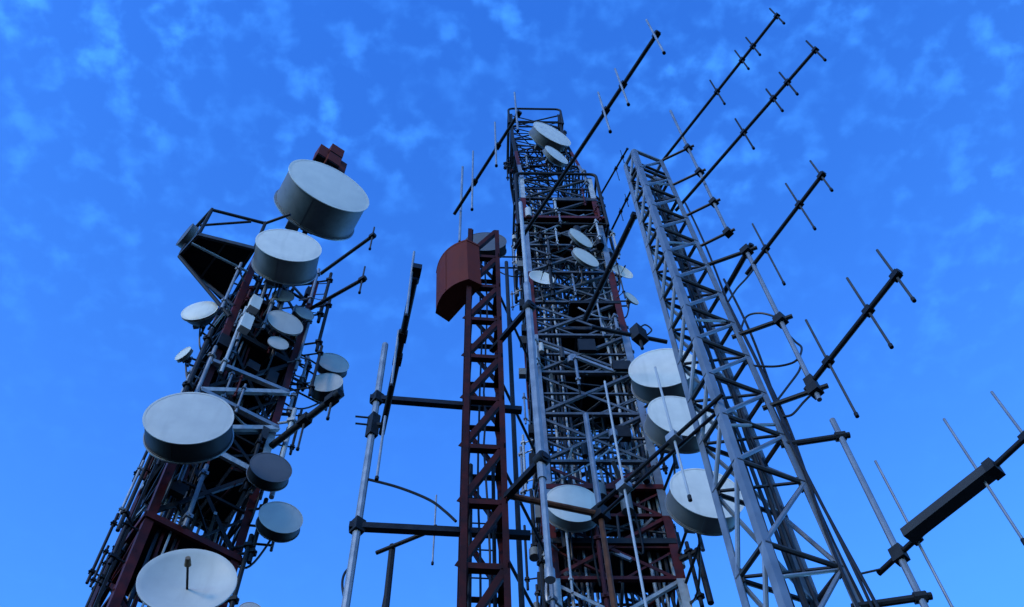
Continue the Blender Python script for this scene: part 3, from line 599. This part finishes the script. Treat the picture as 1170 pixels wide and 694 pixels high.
# pole A, upper right of grey mast
zA_ = zl(276); XA = PZ(829, 260, zA_); mA = thing('antenna_pole', 'upright thin side pole near the top of the grey mast, on four arms', 'pole', (XA.x, XA.y, zrow(XA.x, XA.y, 264)), 'antenna poles')
mb = MB(); upright(mb, XA, 264, 127, .022, 'steel'); mb.build('pole', mA)
for (sx, sy, ex, ey) in ((762, 180, 795, 165), (771, 208, 808, 190), (779, 243, 823, 221), (799, 278, 841, 254)):
    z = zl(sy+4); e = PZ(ex, ey, z); k = V(XA, z); mb = MB(); mb.tube(LRz(z), k+(k-LRz(z)).normalized()*.10, .022, 'black', 8)
    mb.beam(k-Vector((0, 0, .05)), k+Vector((0, 0, .05)), .10, .10, 'dark'); mb.build('arm', mA)
z = zrow(XA.x, XA.y, 157); a = PZ(757, 184, z); b = PZ(888, 18, z)
y1 = thing('yagi_antenna', 'upper one of two long thin beam antennas reaching to the top right', 'antenna', V(XA, z), DIP)
yagi(y1, a, b, .025, [(880, 10, 895, 27), (853, 43, 868, 63), (840, 58, 855, 79), (813, 92, 826, 119)], .0135, 'dark')
z = zrow(XA.x, XA.y, 211); a = PZ(772, 241, z); b = PZ(932, 57, z)
y1 = thing('yagi_antenna', 'lower one of two long thin beam antennas reaching to the top right', 'antenna', V(XA, z), DIP)
yagi(y1, a, b, .025, [(922, 47, 943, 69), (890, 83, 911, 108), (875, 102, 894, 127), (840, 136, 862, 170)], .0135, 'dark')
# pole B, middle right
zB_ = zl(464); XB = PZ(931, 446, zB_); mB = thing('antenna_pole', 'upright side pole halfway up the grey mast, wrapped with cables', 'pole', (XB.x, XB.y, zrow(XB.x, XB.y, 455)), 'antenna poles')
mb = MB(); upright(mb, XB, 457, 285, .027, 'steel'); mb.build('pole', mB)
for sy in (303, 383, 464):
    z = zl(sy); k = V(XB, z); mb = MB(); d = (k-LRz(z)).normalized(); mb.tube(LRz(z)-d*.08, k+d*.14, .028, 'black', 8); mb.beam(k-Vector((0, 0, .06)), k+Vector((0, 0, .06)), .12, .12, 'dark'); mb.build('arm', mB)
def loop(root, pts, r=.012, mn='cable', name='cable'):
    pts = [Vector(p) for p in pts]; o = []
    for i in range(len(pts)-1):
        p0, p1, p2, p3_ = pts[max(i-1, 0)], pts[i], pts[i+1], pts[min(i+2, len(pts)-1)]
        for k in range(8):
            t = k/8; o.append(.5*((2*p1)+(p2-p0)*t+(2*p0-5*p1+4*p2-p3_)*t*t+(3*p1-p0-3*p2+p3_)*t**3))
    o.append(pts[-1]); mb = MB(); mb.path(o, r, mn, 7); return mb.build(name, root)
dB = XB.y
for pts in (((846, 378), (853, 362), (868, 358), (885, 362), (897, 368)), ((858, 418), (885, 419), (905, 415), (914, 408)), ((884, 463), (900, 442), (913, 424), (916, 412)), ((893, 476), (905, 474), (918, 460), (926, 452)), ((886, 360), (897, 378), (908, 390), (916, 398), (912, 412)), ((832, 345), (842, 330), (853, 318), (864, 304))):
    n_ = len(pts); loop(mB, [P(x, y, (LR.y+(XB.y-LR.y)*i/(n_-1))) for i, (x, y) in enumerate(pts)], .013)
z = zrow(XB.x, XB.y, 303); a = PZ(827, 345, z); b = PZ(941, 198, z)
y1 = thing('yagi_antenna', 'stout three-element beam antenna, upper of two beside the cable-wrapped pole', 'antenna', V(XB, z), DIP)
yagi(y1, V(XB, z)-(b-V(XB, z)).normalized()*.15, b, .026, [(923, 184, 953, 218), (897, 210, 932, 262), (859, 256, 897, 325)], .0125, 'brace', thick=1)
mb = MB(); z5 = zl(300); q = PZ(859, 279, z5); mb.tube(q, PZ(826, 337, z5), .036, 'black', 10); mb.build('feeder_box', y1)
z = zrow(XB.x, XB.y, 438); b = PZ(1027, 311, z)
y1 = thing('yagi_antenna', 'stout three-element beam antenna, lower of two beside the cable-wrapped pole', 'antenna', V(XB, z), DIP)
bd = (b-V(XB, z)).normalized(); yagi(y1, V(XB, z)-bd*.1, b, .030, [(1000, 286, 1047, 344), (967, 318, 1020, 397), (921, 366, 979, 476)], .014, 'brace')
mb = MB(); p = V(XB, z); mb.beam(p-Vector((0, 0, .08)), p+Vector((0, 0, .08)), .10, .10, 'dark'); mb.build('clamp', y1)
# pole C, lower right
zC_ = zl(690); XC = PZ(1050, 680, zC_); mC = thing('antenna_pole', 'thick grey side pole low on the right, held by two arms', 'pole', (XC.x, XC.y, zrow(XC.x, XC.y, 720)), 'antenna poles')
mb = MB(); upright(mb, XC, 720, 480, .030, 'steel'); mb.build('pole', mC)
for sy in (508, 693):
    z = zl(sy); k = V(XC, z); mb = MB(); d = (k-LRz(z)).normalized(); mb.tube(LRz(z)-d*.06, k+d*.09, .032, 'dark', 9); mb.tube(k-d*.05, k+d*.05, .05, 'dark', 9); mb.build('arm', mC)
z = zrow(XC.x, XC.y, 634); b = PZ(1200, 474, z); a = PZ(978, 657, z)
y1 = thing('yagi_antenna', 'heavy beam antenna with a thick flat sleeve, running out of the right edge', 'antenna', V(XC, z), DIP)
yagi(y1, V(XC, z)-(b-V(XC, z)).normalized()*.25, b, .026, [(1131, 448, 1200, 536), (1075, 479, 1175, 622), (995, 527, 1096, 701)], .0125, 'steel')
s0, s1 = PZ(1036, 613, z-.01), PZ(1137, 534, z-.01); mb = MB(); mb.beam(s0, s1, .13, .09, 'darkshroud'); mb.beam(s1-(s1-s0).normalized()*.06+Vector((0, 0, -.003)), s1+(s1-s0).normalized()*.02+Vector((0, 0, -.003)), .15, .11, 'dark'); mb.build('sleeve', y1)
mb = MB(); mb.tube(V(XC, z)-(b-a).normalized()*.2, a, .010, 'cable'); mb.build('feeder_cable', y1)
mb = MB(); mb.beam(V(XC, z)-Vector((0, 0, .07)), V(XC, z)+Vector((0, 0, .07)), .10, .11, 'dark'); mb.build('clamp', y1)
# double boom with white whips, left of the grey mast
LF = c4[1]; zw = zrow(LF.x, LF.y, 458); w1 = thing('dipole_array', 'double black boom with two long white whips, left of the grey mast', 'antenna', V(LF, zw), DIP)
e1 = PZ(683, 579, zw); dd = (e1-V(LF, zw)).normalized()
mb = MB(); mb.tube(V(LF, zw)-dd*.1, e1, .022, 'black', 9); mb.build('boom', w1)
e2 = PZ(690, 587, zw); mb = MB(); mb.tube(PZ(821, 470, zw), e2, .020, 'black', 9); mb.build('boom', w1)
for (x, y, r0, r1) in ((713, 556, 700, 436), (770, 501, 570, 420)):
    q = PZ(x, y, zw); mb = MB(); upright(mb, q, r0, r1, .0135, 'whip', 'dark'); e = mb.build('element', w1); mb = MB(); mb.beam(q-dd*.06, q+dd*.06, .12, .09, 'grey'); mb.build('clamp', e)
# boom from the middle to the grey mast
zq = zrow(c4[0].x, c4[0].y, 391); e = PZ(676, 374, zq); w1 = thing('cross_arm', 'dark horizontal arm reaching to the grey mast, above the top drum of three', 'arm', V(c4[0], zq), 'cross arms')
mb = MB(); mb.tube(V(c4[0], zq), e, .026, 'black', 9); mb.build('arm', w1)
q = PZ(730, 383, zq); mb = MB(); mb.beam(q-Vector((0, 0, .12)), q+Vector((0, 0, .12)), .16, .12, 'dark'); mb.tube(q-Vector((0, 0, .3)), q+Vector((0, 0, .2)), .02, 'dark'); mb.build('clamp', w1)
loop(w1, [q+Vector((0, 0, .12)), q+Vector((.1, 0, .22)), q+Vector((.16, 0, .1)), q+Vector((.1, 0, 0))], .01)

# booms about the middle tower
def zof(px, py, D): return P(px, py, D).z
D_ = 11.5; z = zof(590, 280, D_); y1 = thing('dipole_array', 'long dark boom with three dipoles, crossing the middle tower up towards the top edge', 'antenna', P(590, 280, D_), DIP)
yagi(y1, P(588, 284, D_), PZ(752, 37, z), .050, [(743, 23, 758, 61), (706.6, 79, 718, 120), (688, 106, 697, 151)], .026, 'grey', side=.9)
z = zof(690, 330, 11.5); y1 = thing('boom_arm', 'short thick dark bare boom pointing up, left of the grey mast top', 'arm', P(684, 340, 11.5), 'bare booms')
yb = MB(); a, b = P(668, 366, 11.5), PZ(726, 244, z); b = PZ(726, 244, a.z); yb.tube(a, b, .062, 'black', 10); yb.tube(b-(b-a).normalized()*.1, b, .08, 'black', 10); yb.build('boom', y1)
for t in (.3, .5, .7, .88):
    p = a.lerp(b, t); mb = MB(); mb.tube(p-Vector((0, 0, .14)), p+Vector((0, 0, .14)), .012, 'dark', 6); mb.build('bolt', y1)
# boom on the red mast's top with four dipoles
z = zof(522, 242, 10.0); pp_ = P(526.5, 240, 10.0); y1 = thing('dipole_array', 'dark boom with four upright dipoles, mounted above the curved brown panel', 'antenna', P(522, 242, 10), DIP)
mb = MB(); upright(mb, pp_, 276, 191, .030, 'grey', None); mb.build('pole', y1)
yagi(y1, PZ(519, 245, z), PZ(592, 131, z), .040, [(589, 106, 595, 150), (565, 140, 572, 190), (540.5, 173, 544, 240)], .022, 'grey', side=.9)
# far pair of small beams on a pole
D_ = C2.y; xp = P(692, 250, D_); w1 = thing('antenna_pole', 'far thin pole right of the middle tower holding two small beams', 'pole', V(xp, zrow(xp.x, xp.y, 278)), 'antenna poles')
mb = MB(); upright(mb, xp, 290, 216, .05, 'dark'); mb.build('pole', w1)
for row in (230, 262):
    z = zrow(xp.x, xp.y, row); mb = MB(); mb.tube(V(xp, z), V(c2[1].lerp(c2[2], .3), z), .05, 'dark'); mb.build('arm', w1)
z = zrow(xp.x, xp.y, 224); y1 = thing('yagi_antenna', 'upper one of two small far beams right of the middle tower', 'antenna', V(xp, z), DIP)
yagi(y1, V(xp, z), PZ(717, 170, z), .035, [(703, 190, 707, 206), (709, 172, 713, 186)], .012, 'dark')
z = zrow(xp.x, xp.y, 268); y1 = thing('yagi_antenna', 'lower one of two small far beams right of the middle tower', 'antenna', V(xp, z), DIP)
yagi(y1, V(xp, z), PZ(722, 216, z), .035, [(708, 238, 712, 252), (714, 222, 718, 236)], .012, 'dark')

# ------------------------------------------------------------------ tall grey pole beside the red mast
zs_ = zrow(c3[1].x, c3[1].y, 388); g1 = PZ(604, 352, zs_)
w1 = thing('antenna_pole', 'tall thick pale grey pole standing just right of the narrow red mast', 'pole', V(g1, zrow(g1.x, g1.y, 662)), 'antenna poles')
mb = MB(); upright(mb, g1, 548, 325, .064, 'grey'); mb.build('pole', w1)
mb = MB(); upright(mb, g1, 325, 232, .04, 'whip'); mb.build('upper_whip', w1)
mb = MB(); upright(mb, g1, 660, 548, .045, 'grey'); mb.tube(V(g1, zrow(g1.x, g1.y, 663)), V(g1, zrow(g1.x, g1.y, 652)), .068, 'grey', 12); mb.build('lower_tube', w1)
for (rl, rp) in ((388, 352), (568, 540)):
    z = zrow(c3[1].x, c3[1].y, rl); k = V(g1, z); s = V(c3[1], z); d = (k-s).normalized(); mb = MB(); mb.beam(s-d*.3, k+d*.12, .09, .10, 'black'); mb.tube(k-d*.05, k+d*.1, .11, 'dark', 10); mb.build('arm', w1)
print('grey pole', g1, proj(V(g1, zrow(g1.x, g1.y, 540))), 'A', XA, XB, XC)
# slim parallel pipe left of it
q = P(583, 400, 11.4); w1 = thing('conduit', 'dark thin upright conduit between the narrow red mast and the tall grey pole', 'pipe', V(q, zrow(q.x, q.y, 690)), 'conduits')
mb = MB(); upright(mb, q, 720, 300, .045, 'dark'); mb.build('pipe', w1)
for row in (330, 430, 530, 630):
    z = zrow(q.x, q.y, row); mb = MB(); mb.tube(V(q, z)-x2*.25, V(c2[0], z), .03, 'dark'); mb.build('bracket', w1)
# brown pole on a brown pipe arm
zb_ = zrow(c3[1].x, c3[1].y, 566); bp = PZ(686, 588, zb_); w1 = thing('antenna_pole', 'rusty brown pole at the end of a brown pipe arm, low in the middle', 'pole', V(bp, zrow(bp.x, bp.y, 720)), 'antenna poles')
mb = MB(); upright(mb, bp, 720, 588, .042, 'rust'); mb.build('pole', w1); mb = MB(); upright(mb, bp, 588, 474, .045, 'steel'); mb.build('upper_pole', w1)
mb = MB(); mb.tube(V(c3[1], zb_), bp, .05, 'rust', 9); mb.beam(bp-Vector((0, 0, .12)), bp+Vector((0, 0, .12)), .2, .2, 'dark'); mb.build('arm', w1)

# ------------------------------------------------------------------ mast pole on the far left of the red mast
DM = 10.0; mx_ = P(415, 560, DM); w1 = thing('antenna_pole', 'grey pole left of the narrow red mast, joined to it by two horizontal bars', 'pole', V(mx_, zrow(mx_.x, mx_.y, 720)), 'antenna poles')
mb = MB(); upright(mb, mx_, 720, 394, .058, 'grey'); mb.build('pole', w1)
for row, far in ((456, 1), (602, 1)):
    z = zrow(mx_.x, mx_.y, row); e = PZ(596 if row == 456 else 606, 469 if row == 456 else 612, z); mb = MB(); d = (e-V(mx_, z)).normalized(); mb.beam(V(mx_, z)-d*.12, e, .10, .11, 'black'); mb.beam(V(mx_, z)-Vector((0, 0, .12)), V(mx_, z)+Vector((0, 0, .12)), .16, .16, 'dark'); mb.build('arm', w1)
loop(w1, [V(mx_, zrow(mx_.x, mx_.y, 547)), P(455, 557, DM), P(490, 571, DM), P(508, 584, DM), P(521, 596, DM)], .022, 'dark', 'stay')
loop(w1, [P(403, 646, DM), P(394, 655, DM), P(391, 668, DM), P(394, 690, DM), P(393, 712, DM)], .018)
for row in (478, 486):
    z = zrow(mx_.x, mx_.y, row); mb = MB(); mb.tube(V(mx_, z), PZ(406, row-2, z), .018, 'dark', 6); mb.build('prong', w1)
z = zrow(mx_.x, mx_.y, 486); a = PZ(436, 496, z); b = PZ(474, 319, z); y1 = thing('dipole_array', 'black boom with three pale dipoles on the grey pole left of the red mast', 'antenna', V(mx_, z), DIP)
yagi(y1, a, b, .052, [(481.5, 288, 475, 362), (460.5, 378, 455, 442), (447.5, 476, 440, 548)], .019, 'grey', side=1.0)
mb = MB(); mb.beam(V(mx_, z)-Vector((0, 0, .3)), V(mx_, z)+Vector((0, 0, .25)), .15, .15, 'dark'); mb.tube(V(mx_, z), a.lerp(b, .06), .05, 'dark'); mb.build('clamp', y1)
# small low antenna
D_ = 13.0; p = P(448, 628, D_); y1 = thing('yagi_antenna', 'small dark antenna on a thin post at the bottom, under the lower horizontal bar', 'antenna', V(p, zrow(p.x, p.y, 715)), DIP)
mb = MB(); mb.tube(V(p, 0), p+Vector((0, 0, .1)), .06, 'dark', 8); zb2 = zrow(p.x, p.y, 665); mb.tube(V(p, zb2), V(p, 0)+Vector((-.9, .3, 0)), .045, 'dark', 7); mb.build('post', y1)
yagi(y1, PZ(430, 632, p.z), PZ(499, 604, p.z), .040, [(500.5, 566, 492, 645)], .016, 'grey')

# ------------------------------------------------------------------ curved brown panel on the red mast
zlo = zof(520, 338, 9.85)
A_, B_, C_, E_ = [PZ(x, y, zlo) for x, y in ((535, 319), (498, 357), (513, 367), (550, 326))]
ht = zrow(A_.x, A_.y, 275)-zlo
foot = []; nrm = Vector((-(B_-A_).y, (B_-A_).x, 0)).normalized()
if nrm.dot((A_+B_)/2-(C_+E_)/2) < 0: nrm = -nrm
for k in range(13): t = k/12; foot.append(A_.lerp(B_, t)+nrm*(.16*4*t*(1-t)))
foot += [C_, E_]
w1 = thing('panel_antenna', 'big red-brown panel with a curved front on the narrow red mast', 'antenna', V((A_+C_)/2, zlo), 'panel antennas')
mb = MB(); lean = Vector((-.05, -.02, 0)); mb.prism([V(q, zlo) for q in foot], [V(q, zlo+ht)+lean for q in foot], 'brown'); mb.build('shell', w1)
mb = MB(); cc_ = sum(foot, Vector())/len(foot); ins = [cc_+(q-cc_)*1.03 for q in foot]; mb.prism([V(q, zlo-.012) for q in ins], [V(q, zlo+.03) for q in ins], 'brown'); mb.build('bottom_rim', w1)
mb = MB(); mb.prism([V(q, zlo+ht-.05)+lean for q in ins], [V(q, zlo+ht+.012)+lean for q in ins], 'brown'); mb.build('top_rim', w1)
mb = MB(); q_ = foot[6]+nrm*.004; mb.beam(V(q_, zlo+.04), V(q_, zlo+ht-.06)+lean, .035, .012, 'brown', nrm); mb.build('seam', w1)
mb = MB()
for f in (.2, .8): mb = MB(); mb.beam(V((C_+E_)/2, zlo+ht*f), V(c3[0], zlo+ht*f), .12, .12, 'dark'); mb.build('bracket', w1)

# ------------------------------------------------------------------ side arms of the left tower
def sidearm(ax, ay, bx, by, D, els, lab, boomr=.05):
    a = V(c1[1], zrow(c1[1].x, c1[1].y, ay+10)); b = PZ(bx, by, a.z); y = thing('dipole_array', lab, 'antenna', a, DIP); yagi(y, a, b, boomr, els, .024, 'brace', 'dark')
sidearm(380, 303, 427, 269, 13.2, [(428, 260, 422, 285)], 'short dark arm with one dipole at right edge of left tower, upper of two')
sidearm(384, 343, 417, 318, 13.0, [(416.5, 305, 411, 335)], 'short dark arm with one dipole at right edge of left tower, lower of two')
sidearm(330, 500, 388, 450, 12.8, [(379.5, 455, 375, 479), (347, 485, 339, 514)], 'longer dark arm with two dipoles below the stacked grey dishes', .075)

for o in bpy.data.objects:
    if '_o' in o: del o['_o']
